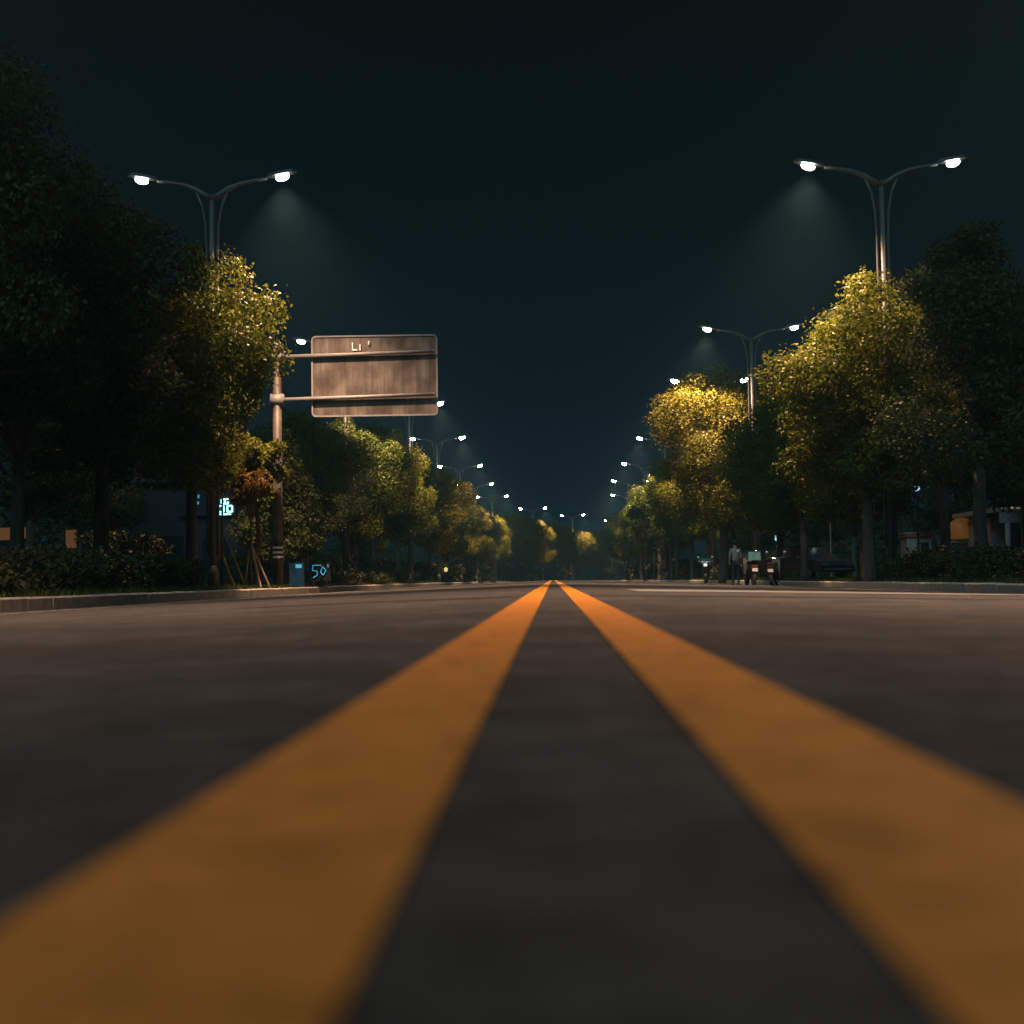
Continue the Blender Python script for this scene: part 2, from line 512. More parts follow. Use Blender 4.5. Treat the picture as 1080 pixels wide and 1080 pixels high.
ORD = ["first", "second", "third", "fourth", "fifth", "sixth", "seventh", "eighth", "ninth", "tenth", "eleventh", "twelfth",
       "thirteenth", "fourteenth", "fifteenth", "sixteenth", "seventeenth", "eighteenth", "nineteenth", "twentieth"]
GL, GR = "street trees along the left kerb", "street trees along the right kerb"
left = [
    (-13.0, 26.5, "dark", 11.8, 3.4, 0.3, "tall unlit tree at the far left edge, nearest on the left side"),
    (-12.2, 30.0, "dark", 10.6, 3.1, 1.9, "dark broad tree behind the long left hedge, second from the left edge"),
    (-11.3, 33.0, "forked", 9.9, 3.1, 4.0, "dark dense tree in front of the left twin-arm lamp post"),
    (-9.85, 36.0, "round", 9.5, 2.65, 2.2, "tree with a yellow-green lit right edge beside the sign's arms"),
    (-8.95, 44.6, "conifer", 5.4, 1.30, 0.5, "low green conical tree directly right of the striped sign pole"),
    (-9.05, 40.4, "young", 5.0, 1.08, 1.0, "young yellow-green tree whose leaves cover the middle of the sign pole"),
    (-9.9, 51.5, "broad", 7.0, 2.3, 3.3, "dim tree behind the striped sign pole and the conical tree"),
    (-10.5, 57.0, "dark", 7.2, 2.4, 0.8, "dark leafy tree under the left half of the road sign"),
    (-9.9, 63.0, "loose", 8.0, 2.9, 5.1, "dark tree below the middle of the road sign"),
    (-10.4, 70.0, "round", 8.3, 2.8, 2.7, "golden lit tree below the right half of the road sign"),
    (-10.5, 78.0, "forked", 9.5, 2.8, 1.2, "dark gapped tree just past the golden one below the road sign"),
    (-10.2, 87.5, "round", 10.2, 3.0, 4.4, "tree with golden fringe right of the road sign, below two lamps"),
]
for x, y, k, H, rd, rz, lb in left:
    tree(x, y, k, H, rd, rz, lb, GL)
rng = random.Random(77)
y = 97.0; i = 0
while y < 275:
    k = rng.choice(["round", "broad", "loose", "round", "tall"]) if y < 190 else rng.choice(["round", "tall"])
    lb = "%s tree past the gold-fringed one in the distant left row" % ORD[i] if y < 185 else "%s tree of the lit clump closing the road at the bend" % ORD[max(0, i - 10)]
    tree((-10.2 if y < 185 else -9.0) + rng.uniform(-.4, .4), y, k, rng.uniform(9.2, 10.6), rng.uniform(2.6, 3.3), rng.uniform(0, 6), lb, GL)
    y += rng.uniform(8.2, 9.8) if y < 185 else rng.uniform(6.8, 7.8); i += 1
right_ = [
    (13.0, 28.0, "dark", 8.2, 2.9, 2.1, "unlit tree cut by the right edge of the picture"),
    (10.4, 32.5, "forked", 8.7, 2.65, 5.2, "dark tree with forking bare limbs near the right edge"),
    (8.9, 37.6, "round", 8.7, 2.9, 0.4, "broad golden tree around the nearest right lamp post"),
    (11.85, 40.5, "dark", 9.6, 3.1, 3.9, "tall dark tree filling the gap right of the broad golden tree"),
    (10.0, 43.0, "broad", 7.0, 2.6, 1.0, "dim green tree behind the broad golden tree"),
    (9.3, 49.5, "loose", 7.4, 2.6, 3.6, "olive tree between the two golden trees on the right"),
    (9.6, 56.5, "broad", 7.6, 2.7, 2.9, "shaded tree behind the parked scooter on the right"),
    (8.5, 66.5, "tall", 10.8, 3.75, 1.4, "tall bright golden tree left of the second right lamp post"),
    (10.2, 75.0, "loose", 9.0, 2.8, 4.7, "shaded tree right behind the tall bright golden tree"),
    (9.8, 84.0, "round", 8.6, 2.8, 0.1, "tree whose lit edge shows left of the tall golden tree"),
]
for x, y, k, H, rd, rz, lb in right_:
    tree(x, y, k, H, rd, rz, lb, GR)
y = 93.0; i = 0
while y < 245:
    k = rng.choice(["round", "broad", "loose", "round", "forked"])
    tree(9.7 + rng.uniform(-.4, .4), y, k, rng.uniform(8.6, 10.2), rng.uniform(2.5, 3.3), rng.uniform(0, 6),
         "%s tree of the far right row, counted from the tall golden tree onward" % ORD[i], GR)
    y += rng.uniform(8.2, 9.8); i += 1
for s, grp in ((-1, "dark trees behind the left street trees"), (1, "dark trees behind the right street trees")):
    y = 34.0
    for i in range(9):
        x = s * (17.0 + rng.uniform(-1.2, 1.2)) + (3.5 * s if 50 < y < 75 else 0)
        tree(x, y, rng.choice(["dark", "forked", "loose"]), rng.uniform(7.5, 9.0), rng.uniform(2.7, 3.3), rng.uniform(0, 6),
             "%s dark tree of the back row beyond the %s street trees" % (ORD[i], "left" if s < 0 else "right"), grp, "background_tree")
        y += rng.uniform(9, 12)

# the wood that closes the view beyond both verges
for s in (-1, 1):
    cen, rad = [], []
    r2 = random.Random(8 + s)
    for k in range(330):
        y = r2.uniform(18, 330)
        cen.append((s * r2.uniform(31, 42) + bend(y), y, -0.2 + dip(y) + r2.random() ** 0.8 * 6.0)); rad.append(r2.uniform(1.2, 2.4))
    tag(link("woodland", leaf_mesh("woodland", cen, rad, 70, 0.55, M["leaf_dark"], 90 + s)), "dark wood beyond the %s verge" % ("left" if s < 0 else "right"), "woodland", kind="stuff")
cen, rad = [], []
r2 = random.Random(31)
for k in range(300):
    cen.append((r2.uniform(-60, 110), 345 + r2.uniform(0, 30), -1 + r2.random() * 8)); rad.append(r2.uniform(1.5, 3))
tag(link("woodland", leaf_mesh("woodland", cen, rad, 60, 0.7, M["leaf_dark"], 97)), "dark wood at the far end of the road", "woodland", kind="stuff")

# hedges and ground cover
def hedge(name, x0, x1, y0, y1, h, n, per, label, seed, size=0.10, m="leaf_hedge"):
    r3 = random.Random(seed)
    cen, rad = [], []
    for k in range(n):
        x, y = r3.uniform(x0, x1), r3.uniform(y0, y1)
        e = min(1.0, 0.45 + (y - y0) / 1.2, 0.45 + (y1 - y) / 1.2)
        zt = r3.random() ** 0.6 * h * e
        cen.append((x - (x0 + x1) / 2 + bend(y), y - y0, max(0.06, zt - 0.12))); rad.append(r3.uniform(0.14, 0.26))
    o = link(name, leaf_mesh(name, cen, rad, per, size, M[m], seed), None, ((x0 + x1) / 2, y0, verge(x0, y0)))
    return tag(o, label, "hedge" if name == "hedge" else "shrub")
hedge("hedge", -10.6, -8.7, 17.0, 33.0, 0.85, 420, 60, "long dark clipped hedge along the left kerb at the edge of the picture", 101)
hedge("hedge", 9.3, 11.2, 18.0, 38.5, 0.80, 460, 60, "long olive hedge along the right kerb below the dark trees", 102)
hedge("hedge", -10.2, -8.6, 51.0, 64.0, 0.60, 200, 50, "low hedge along the left kerb beneath the road sign", 103)
hedge("hedge", -10.0, -8.6, 67.0, 82.0, 0.60, 190, 50, "low hedge on the left past the road sign, the smaller one", 104)
hedge("hedge", 9.4, 11.2, 66.0, 88.0, 0.8, 230, 50, "low dark hedge on the right below the tall golden tree", 105)
hedge("shrub", -13.2, -11.2, 35.5, 39.5, 1.7, 120, 60, "dark bush left of the staked saplings under the trees", 106)
hedge("shrub", -12.6, -10.2, 49.0, 54.0, 1.3, 110, 60, "dark bush right of the striped sign pole", 107)
hedge("shrub", -12.4, -10.2, 60.0, 90.0, 1.6, 260, 50, "long dark undergrowth among the left trunks past the road sign", 108)
hedge("shrub", 10.8, 13.4, 74.0, 100.0, 1.5, 240, 50, "dark undergrowth among the right trunks past the tall golden tree", 109)
hedge("shrub", -12.0, -9.2, 100.0, 180.0, 1.7, 420, 40, "far undergrowth strip among the distant left trunks", 110, 0.16)
hedge("shrub", 9.4, 12.0, 104.0, 180.0, 1.7, 420, 40, "far undergrowth strip among the distant right trunks", 111, 0.16)
hedge("shrub", -12.0, -9.2, 180.0, 270.0, 2.2, 420, 40, "undergrowth below the lit clump at the bend", 112, 0.2)
hedge("shrub", 9.4, 12.0, 180.0, 250.0, 2.2, 300, 40, "undergrowth strip on the right side of the bend", 113, 0.2)

def grass(x0, x1, y0, y1, n, seed):
    rs = np.random.RandomState(seed)
    p = np.stack([rs.uniform(x0, x1, n), rs.uniform(y0, y1, n), np.zeros(n)], 1)
    h = rs.uniform(0.05, 0.16, n)
    a = rs.uniform(0, 2 * PI, n)
    w = np.stack([np.cos(a), np.sin(a), 0 * a], 1) * 0.012
    t = rs.normal(scale=0.05, size=(n, 3)); t[:, 2] = h
    v = np.empty((n, 3, 3)); v[:, 0] = p - w; v[:, 1] = p + w; v[:, 2] = p + t
    v[:, :, 2] += VERGE_L if x0 < 0 else VERGE_R
    me = bpy.data.meshes.new("grass")
    me.vertices.add(3 * n); me.vertices.foreach_set("co", v.reshape(-1))
    me.loops.add(3 * n); me.loops.foreach_set("vertex_index", np.arange(3 * n, dtype=np.int32))
    me.polygons.add(n); me.polygons.foreach_set("loop_start", np.arange(0, 3 * n, 3, dtype=np.int32))
    me.update(calc_edges=True); me.materials.append(M["grass"])
    tag(link("grass", me), "short grass on the %s verge" % ("left" if x0 < 0 else "right"), "grass", kind="stuff")
grass(-13, KL - 0.2, 18, 90, 60000, 1)
grass(KR + 0.2, 14, 18, 90, 60000, 2)

# ------------------------------------------------------------------ street lamps
def lamp_meshes():
    mast = MB()
    mast.tube([(0, 0, -0.1), (0, 0, 5), (0, 0, 11.25)], [0.10, 0.085, 0.07], 12)
    mast.lathe([(0.16, -0.1), (0.16, 0.5), (0.12, 0.62), (0.10, 0.66)], n=12)
    d = {"mast": mast.mesh("mast", M["pole_paint"], True)}
    arm = MB()
    arm.tube([(0.0, 0, 11.12), (0.22, 0, 11.24), (0.5, 0, 11.42), (0.85, 0, 11.55), (1.3, 0, 11.63), (1.62, 0, 11.67)],
             [0.085, 0.085, 0.075, 0.06, 0.05, 0.045], 10)
    d["arm"] = arm.mesh("arm", M["pole_paint"], True)
    st = MB()
    st.tube([(0.15, 0, 1.0), (0.15, 0, 6.0), (0.155, 0, 9.6), (0.19, 0, 10.4), (0.29, 0, 10.95), (0.46, 0, 11.34)], [0.045, 0.042, 0.04, 0.038, 0.036, 0.03], 8)
    d["strut"] = st.mesh("strut", M["pole_paint"], True)
    hd = MB()
    prof = [(0.0, 0.045), (0.10, 0.11), (0.30, 0.16), (0.55, 0.17), (0.80, 0.14), (0.92, 0.07)]
    v, f = [], []
    for x, w in prof:
        t = 0.10 if 0.05 < x < 0.9 else 0.05
        v += [(1.58 + x, -w, 11.69), (1.58 + x, -w * 0.7, 11.69 + t), (1.58 + x, w * 0.7, 11.69 + t), (1.58 + x, w, 11.69)]
    for i in range(len(prof) - 1):
        for k in range(4):
            a, b = i * 4 + k, i * 4 + (k + 1) % 4
            f.append((a, b, b + 4, a + 4))
    f += [(3, 2, 1, 0), tuple(len(v) - 4 + k for k in range(4))]
    hd.quadmesh([(x, y, z + (x - 1.58) * 0.17) for x, y, z in v], f)
    d["lamp_head"] = hd.mesh("lamp_head", M["dark_metal"])
    ln = MB(); ln.ball((2.08, 0, 11.625), (0.20, 0.125, 0.11), 14, 8)
    ln.v = [(x, y, z + (x - 1.58) * 0.17) for x, y, z in ln.v]
    l2 = MB(); l2.ball((2.08, 0, 11.625), (0.23, 0.17, 0.14), 14, 8)  # far lenses enlarged, the glare around them built into the shape
    l2.v = [(x, y, z + (x - 1.58) * 0.17) for x, y, z in l2.v]
    d["lens"] = ln.mesh("lens", M["lamp"], True)
    d["lens_cool"] = l2.mesh("lens", M["lamp_cool"], True)
    return d
LM = lamp_meshes()
def spot(name, power):
    s = bpy.data.lights.new(name, "SPOT")
    s.energy = power; s.color = LAMP_COLOR
    s.spot_size = R(110); s.spot_blend = 1.0
    s.shadow_soft_size = 0.16
    return s
SP_IN, SP_OUT = spot("road_side_light", LAMP_POWER), spot("path_side_light", LAMP_POWER * 0.04)

SP_DIM = spot("dimmed_light", LAMP_POWER * 0.55)  # power cut to darken the left side of the road
def street_lamp(side, y, label, far=False, x=None, inner=None):
    xx = (-9.8 if side < 0 else 9.65) if x is None else x
    o = thing("street_lamp", label, "street lamp", (xx + bend(y), y, verge(side, y)),
              heading(y) + (0 if side < 0 else PI), "twin-arm street lamps lining the road", (1, 1, 1.027))
    link("mast", LM["mast"], o)
    for k, data in ((1, inner or SP_IN), (-1, SP_OUT)):
        link("arm", LM["arm"], o, rz=0 if k > 0 else PI)
        link("strut", LM["strut"], o, rz=0 if k > 0 else PI)
        h = link("lamp_head", LM["lamp_head"], o, rz=0 if k > 0 else PI)
        link("lens", LM["lens_cool" if far else "lens"], h)
        l = bpy.data.objects.new("light", data); COL.objects.link(l)
        l.parent = h; l.location = (2.08, 0, 11.50); l.rotation_euler = (0, R(-7), 0)
    return o
street_lamp(-1, 13.0, "twin-arm street lamp nearest the camera on the left, above the picture", inner=SP_DIM)
street_lamp(1, 13.0, "twin-arm street lamp nearest the camera on the right, above the picture")
L_Y = [38.1, 62.8, 88.4, 110.0, 137.0, 163.0, 187.0, 219.0, 243.0, 266.0]
L_LB = ["large twin-arm street lamp rising over the dark trees at upper left",
        "lit street lamp whose head glows at the road sign's upper left corner",
        "lit street lamp whose head glows at the road sign's lower right corner"]
for i, y in enumerate(L_Y):
    lp = street_lamp(-1, y, L_LB[i] if i < 3 else "%s lamp of the left row beyond the road sign, counting away" % ORD[i - 3], far=i > 1, x=-9.8 if i < 2 else -9.45)
    if i == 1: lp.scale.z = 0.998            # this post is a little shorter; its road-side head stays behind the sign
R_Y = [38.1, 63.3, 80.0, 112.5, 137.0, 161.0, 187.0, 213.0]
R_LB = ["large twin-arm street lamp rising out of the golden tree at upper right",
        "twin-arm street lamp standing behind the tall bright golden tree",
        "street lamp whose outer head shines through the top of the tall golden tree"]
for i, y in enumerate(R_Y):
    street_lamp(1, y, R_LB[i] if i < 3 else "%s lamp of the right row beyond the tall golden tree, counting away" % ORD[i - 3], far=i > 1)

# ------------------------------------------------------------------ road sign on its cantilever pole
SY = 42.0
sg = thing("road_sign", "large blank back of a grey road sign on a striped cantilever pole", "road sign", (-8.72, SY, verge(-1, SY)))
zb = verge(-1, SY)
p = MB(); p.tube([(0, 0, -0.1), (0, 0, 3), (0, 0, 7.75)], [0.165, 0.155, 0.135], 18); p.lathe([(0.30, -0.1), (0.30, 0.06), (0.17, 0.07)], n=16)
p.ball((0, 0, 7.75), (0.135, 0.135, 0.06))
pole = p.build("pole", M["sign_back"], sg, True)
for z in (0.98, 1.13, 1.28):
    s_ = MB(); s_.tube([(0, 0, z - 0.035), (0, 0, z + 0.035)], 0.170, 18); s_.build("stripe", M["stripe"], pole)
s_ = MB(); s_.tube([(0, 0, 0.88), (0, 0, 1.38)], 0.1665, 18); s_.build("band", M["black"], pole)
tilt = -0.005
for z in (5.98 - zb, 7.36 - zb):
    a = MB(); a.tube([(0.1, -0.02, z - 0.02), (5.0, -0.06, z + 0.09)], [0.07, 0.055], 12); a.ball((5.0, -0.06, z + 0.09), 0.055)
    a.tube([(-0.2, -0.02, z - 0.02), (0.22, -0.02, z - 0.02)], 0.20, 14)
    a.build("arm", M["galv"], sg, True)
def rrect(x0, x1, z0, z1, r, n=5):
    pts = []
    for cx, cz, a0 in ((x1 - r, z1 - r, 0), (x0 + r, z1 - r, 90), (x0 + r, z0 + r, 180), (x1 - r, z0 + r, 270)):
        for k in range(n + 1):
            a = R(a0 + 90 * k / n); pts.append((cx + r * math.cos(a), cz + r * math.sin(a)))
    return pts
px0, px1, pz0, pz1 = 1.09, 5.14, 5.40 - zb, 8.02 - zb
pn = MB(); pn.prism(rrect(px0, px1, pz0, pz1, 0.14), "y", 0.08, 0.12)
panel = pn.build("panel", M["sign_back"], sg)
# raised rim folded round the sheet, facing the camera
outer, inner = rrect(px0, px1, pz0, pz1, 0.14), rrect(px0 + 0.05, px1 - 0.05, pz0 + 0.05, pz1 - 0.05, 0.10)
rim = MB(); n = len(outer)
v = [(q[0], 0.045, q[1]) for q in outer] + [(q[0], 0.045, q[1]) for q in inner] + [(q[0], 0.079, q[1]) for q in outer] + [(q[0], 0.079, q[1]) for q in inner]
f = []
for k in range(n):
    k2 = (k + 1) % n
    f += [(k, k2, n + k2, n + k), (k, 2 * n + k, 2 * n + k2, k2), (n + k, n + k2, 3 * n + k2, 3 * n + k)]
rim.quadmesh(v, f); rim.build("rim", M["galv"], panel)
for x, h in ((2.42, 0.26), (2.50, 0.05), (2.66, 0.20), (2.94, 0.13)):
    s_ = MB(); s_.box((x, 0.02, pz1 - 0.50 + h / 2 + (0.18 if h == 0.13 else 0)), (0.035 if h > 0.1 else 0.14, 0.03, h)); s_.build("clip", M["stripe"], panel)
sg.rotation_euler = (0, 0, R(1.5))

# ------------------------------------------------------------------ staked saplings
def sapling(x, y, H, lean, label, m, crown_pts, stakes, ht=2.6):
    o = thing("sapling", label, "sapling", (x, y, verge(x, y)), 0, "staked saplings on the left verge")
    t = MB(); t.tube([(0, 0, -0.05), (0.02, 0, H * 0.5), (lean, 0, H)], [0.04, 0.032, 0.015], 8)
    for c, r_ in crown_pts: t.tube([(lean * 0.6, 0, H * 0.62), c], [0.016, 0.005], 5)
    t.build("trunk", M["bark"], o, True)
    link("crown", leaf_mesh("crown", [c for c, r_ in crown_pts], [r_ for c, r_ in crown_pts], 150, 0.13, M[m], int(x * -100)), o)
    for sx, sy_, top in stakes:
        s_ = MB(); s_.tube([(sx, sy_, -0.05), (sx * 0.08, sy_ * 0.08, top)], 0.032, 8); s_.build("stake", M["wood"], o)
    return o
r3 = random.Random(4)
cp = [((r3.uniform(-.40, .40), r3.uniform(-.4, .4), r3.uniform(2.45, 3.4)), r3.uniform(.14, .25)) for _ in range(13)]
sapling(-8.9, 38.9, 3.2, 0.02, "staked sapling with rust orange leaves left of the striped pole", "leaf_rust", cp, [(0.58, 0.1, 1.25), (0.40, -0.35, 1.3), (-0.3, 0.4, 1.2)])
cp = [((r3.uniform(-.25, .25), r3.uniform(-.3, .3), r3.uniform(3.4, 4.9)), r3.uniform(.12, .2)) for _ in range(9)]
sapling(-9.75, 38.9, 4.8, 0.05, "thin staked sapling with a bare stem left of the rust orange one", "leaf_mid", cp, [(0.45, -0.1, 0.95), (0.30, 0.25, 1.1), (-0.45, 0.2, 1.15), (0.62, 0.5, 1.7)])

# ------------------------------------------------------------------ lit signs behind the left trees
M["amber"] = glow("amber_lit_panel", (1.0, 0.40, 0.14), 0.085, 0.15)
M["cyan"] = glow("cyan_neon", (0.07, 0.55, 0.85), 0.42)
M["cyan_bright"] = glow("bright_cyan_neon", (0.35, 0.95, 1.0), 3.5)
M["blue_panel"] = glow("blue_panel", (0.0, 0.12, 0.22), 0.10, 0.12)
M["facade"] = simple("dark_facade", (0.035, 0.035, 0.04), 0.8)
M["pale"] = simple("pale_render", (0.24, 0.22, 0.19), 0.8)
M["red_trim"] = simple("red_trim", (0.32, 0.05, 0.04), 0.6)
M["glass"] = simple("dark_glass", (0.02, 0.025, 0.03), 0.12, 0.0, 0.1)
M["teal"] = simple("teal_plastic", (0.07, 0.22, 0.22), 0.4)
M["chrome"] = simple("chrome", (0.55, 0.55, 0.55), 0.2, 0.9, 0.1)
M["rubber"] = simple("rubber", (0.02, 0.02, 0.02), 0.8)

def lit_board(x, y, z, w, h, label, notch=0.0):
    zb_ = verge(x, y)
    o = thing("lit_signboard", label, "signboard", (x, y, zb_), 0, "amber lit signboards behind the left hedge")
    b = MB(); b.box((0, 0, z - zb_), (w, 0.14, h)); b.build("light_box", M["amber"], o)
    b = MB()
    for s in (-1, 1): b.box((s * (w / 2 + 0.02), 0, z - zb_), (0.036, 0.18, h + 0.08))
    for s in (-1, 1): b.box((0, 0, z - zb_ + s * (h / 2 + 0.02)), (w, 0.18, 0.036))
    b.build("frame", M["dark_metal"], o)
    for s in (-1, 1):
        b = MB(); b.tube([(s * w * 0.35, 0.03, -0.05), (s * w * 0.35, 0.03, z - zb_ - h / 2 - 0.04)], 0.03, 8); b.build("post", M["dark_metal"], o)
lit_board(-18.55, 45.0, 1.93, 1.3, 0.42, "wide amber lit signboard cut by the left edge of the picture")
lit_board(-16.45, 45.0, 1.72, 0.38, 0.62, "narrow upright amber lit signboard among the left trunks")

def strokes(segs, t, d=0.03):
    b = MB()
    for (x0, z0), (x1, z1) in segs:
        b.tube([(x0, 0, z0), (x1, 0, z1)], t, 6)
    return b
# dark shop with a blue neon sign, seen between the trees
sh = thing("shop_building", "dark shop with a bright cyan neon sign glowing between the left trees", "shop", (-16.2, 60.0, verge(-1, 60)))
b = MB(); b.box((0, 2.0, 2.4), (7.0, 4.0, 4.8)); b.build("wall", M["facade"], sh)
b = MB(); b.box((0, 1.9, 4.93), (7.4, 4.5, 0.26)); b.build("roof", M["facade"], sh)
b = MB(); b.box((-1.2, -0.03, 1.2), (1.2, 0.05, 2.3)); dr = b.build("door", M["glass"], sh)
b = MB(); b.tube([(-0.75, -0.09, 0.95), (-0.75, -0.09, 1.4)], 0.02, 6); b.build("handle", M["chrome"], dr)
for x in (-2.6, 0.9, 2.5):
    b = MB(); b.box((x, -0.03, 1.4), (1.2, 0.05, 1.6)); b.build("window", M["glass"], sh)
b = MB(); b.box((0.55, -0.16, 3.75), (2.6, 0.2, 1.0)); sb = b.build("sign_board", M["black"], sh)
zz = 3.75
seg = []
for ox in (0.95, 1.34):
    seg += [((ox, zz + .05), (ox + .22, zz + .05)), ((ox, zz - .22), (ox + .22, zz - .22)), ((ox, zz + .05), (ox, zz - .22)), ((ox + .22, zz + .05), (ox + .22, zz - .22))]
seg += [((1.08, zz + .35), (1.38, zz + .35)), ((1.08, zz + .15), (1.38, zz + .15)), ((1.08, zz + .35), (1.08, zz + .15)), ((1.38, zz + .35), (1.38, zz + .15)), ((1.23, zz + .33), (1.23, zz + .17)), ((0.9, zz - .33), (1.5, zz - .33))]
s_ = strokes(seg, 0.036).build("neon_letters", M["cyan_bright"], sb); s_.location = (0.16, -0.32, -0.12)
seg = [((-.10, zz + .38), (.02, zz + .34)), ((-.12, zz - .02), (-.10, zz + .08)), ((.20, zz + .20), (.22, zz + .36)), ((.18, zz - .08), (.20, zz + .04)), ((-.1, zz + .2), (-.1, zz + .24))]
s_ = strokes(seg, 0.04).build("neon_dots", M["cyan"], sb); s_.location = (-0.02, -0.32, 0.1)

bx = thing("light_box_sign", "dark blue box sign with a small cyan panel beside the striped pole's foot", "sign", (-8.55, 46.2 - 2.6, verge(-1, 44)))
b = MB(); b.box((0.12, 0, 0.42), (0.46, 0.2, 0.80)); b.build("case", M["blue_panel"], bx)
b = MB(); b.box((0.20, -0.112, 0.70), (0.20, 0.02, 0.12)); b.build("screen", M["cyan"], bx)
ns = thing("neon_sign", "small cyan neon characters glowing low behind the conical tree", "sign", (-7.95, 45.0, verge(-1, 45)))
seg = [((-.22, .74), (.08, .74)), ((-.20, .74), (-.22, .56)), ((-.22, .56), (-.06, .54)), ((-.06, .54), (-.06, .40)), ((-.06, .40), (-.20, .32)),
       ((.12, .70), (.06, .50)), ((.06, .50), (.14, .40)), ((.14, .40), (.24, .55)), ((.24, .55), (.12, .70)), ((.30, .76), (.32, .66))]
strokes(seg, 0.017).build("characters", M["cyan"], ns)
b = MB(); b.box((0.03, 0.07, 0.52), (0.72, 0.05, 0.62)); b.build("backboard", simple("matt_black_board", (0.004, 0.005, 0.006), 0.9), ns)
b = MB(); b.tube([(-.2, 0.07, -0.05), (-.2, 0.07, 0.22)], 0.025, 6); b.tube([(.25, 0.07, -0.05), (.25, 0.07, 0.22)], 0.025, 6); b.build("stand", M["black"], ns)
ns.location.x = -7.95

bk = thing("warning_beacon", "small yellow warning light on a short post by the far left kerb", "warning light", (-8.45, 105.0, verge(-1, 105)))
b = MB(); b.tube([(0, 0, -0.05), (0, 0, 0.85)], 0.04, 8); b.build("post", M["black"], bk)
b = MB(); b.lathe([(0.05, 0.85), (0.13, 0.92), (0.15, 1.1), (0.05, 1.2)], n=12); b.build("lamp", glow("yellow_beacon", (1.0, 0.72, 0.25), 0.9), bk, True)

# ------------------------------------------------------------------ right-hand pavement
def garden_lamp(x, y, z, col, st, label):
    zb_ = verge(x, y)
    o = thing("garden_lamp", label, "lamp", (x, y, zb_), 0, "small footpath lamps on the right")
    b = MB(); b.tube([(0, 0, -0.05), (0, 0, z - zb_ - 0.1)], [0.045, 0.035], 8); b.build("post", M["galv"], o)
    b = MB(); b.ball((0, 0, z - zb_), 0.10); b.build("globe", glow("garden_globe_" + label[:4], col, st), o, True)
    b = MB(); b.lathe([(0.10, 0.06), (0.14, 0.075), (0.03, 0.15)], (0, 0, z - zb_ + .03), 12); b.build("cap", M["dark_metal"], o)
garden_lamp(10.1, 60.0, 1.76, (0.12, 0.62, 0.85), 1.6, "low footpath lamp with a cyan globe behind the scooter")
garden_lamp(12.3, 59.0, 3.30, (0.8, 0.9, 0.85), 1.0, "footpath lamp with a pale white globe over the parked car")
garden_lamp(12.3, 45.0, 2.98, (0.30, 0.55, 0.95), 2.0, "slender footpath lamp with a blue globe beside the pale booth")

bo = thing("guard_booth", "small pale booth with a red roof band behind the right hedge", "booth", (19.0, 70.0, verge(1, 70)))
b = MB(); b.box((0, 0, 1.05), (1.25, 1.2, 2.1)); b.build("wall", M["pale"], bo)
b = MB(); b.box((0, 0, 2.19), (1.45, 1.4, 0.16)); b.build("roof", M["red_trim"], bo)
b = MB(); b.box((0, 0, 2.32), (1.5, 1.45, 0.07)); b.build("roof_cap", M["pale"], bo)
b = MB(); b.box((0.28, -0.63, 1.45), (0.42, 0.04, 0.75)); b.build("window", M["glass"], bo)
b = MB(); b.box((-0.24, -0.63, 1.0), (0.50, 0.04, 1.9)); b.build("door", M["pale"], bo)

st = thing("snack_stall", "street stall with a glowing orange domed canopy over a pale counter", "stall", (19.85, 65.0, verge(1, 65)))
b = MB(); b.lathe([(0.66, 1.86), (0.66, 2.0), (0.60, 2.4), (0.46, 2.7), (0.24, 2.86), (0.02, 2.9)], n=18); b.build("canopy", glow("orange_canopy", (1.0, 0.36, 0.05), 0.075, 0.08), st, True)
b = MB(); b.box((-0.2, 0, 1.70), (1.6, 0.8, 0.07)); b.build("counter", M["pale"], st)
b = MB(); b.box((-0.2, 0, 0.85), (1.4, 0.7, 1.60)); b.build("cabinet", M["facade"], st)
for s in (-1, 1):
    b = MB(); b.tube([(s * 0.6, 0.1, 1.73), (s * 0.6, 0.1, 1.95)], 0.025, 6); b.build("post", M["galv"], st)

pv = thing("pavilion", "low pale pavilion with a lit eave at the right edge", "building", (23.6, 60.0, verge(1, 60)))
b = MB(); b.box((0, 3.2, 1.35), (7.2, 4.0, 2.7)); b.build("wall", M["pale"], pv)
b = MB(); b.box((0, 2.2, 2.98), (8.0, 6.8, 0.20)); rf = b.build("roof", M["pale"], pv)
b = MB(); b.box((0, -1.13, 2.62), (7.9, 0.10, 0.46)); b.build("fascia", M["pale"], pv)
for x in np.linspace(-3.8, 3.8, 24):
    b = MB(); b.box((float(x), -1.26, 3.04), (0.16, 0.1, 0.09)); b.build("eave_light", glow("eave_light", (1.0, 0.82, 0.62), 0.22) if "eave_light" not in bpy.data.materials else bpy.data.materials["eave_light"], rf)
for x in (-3.6, -2.9, -1.2, 0.6, 2.2):
    b = MB(); b.tube([(x, -1.1, -0.05), (x, -1.1, 2.38)], 0.11, 12); b.build("column", M["pale"], pv, True)
b = MB(); b.box((-1.9, 1.17, 1.1), (1.0, 0.05, 2.1)); b.build("door", M["glass"], pv)
for x in (-0.3, 1.2, 2.6):
    b = MB(); b.box((x, 1.17, 1.5), (1.0, 0.05, 1.2)); b.build("window", M["glass"], pv)

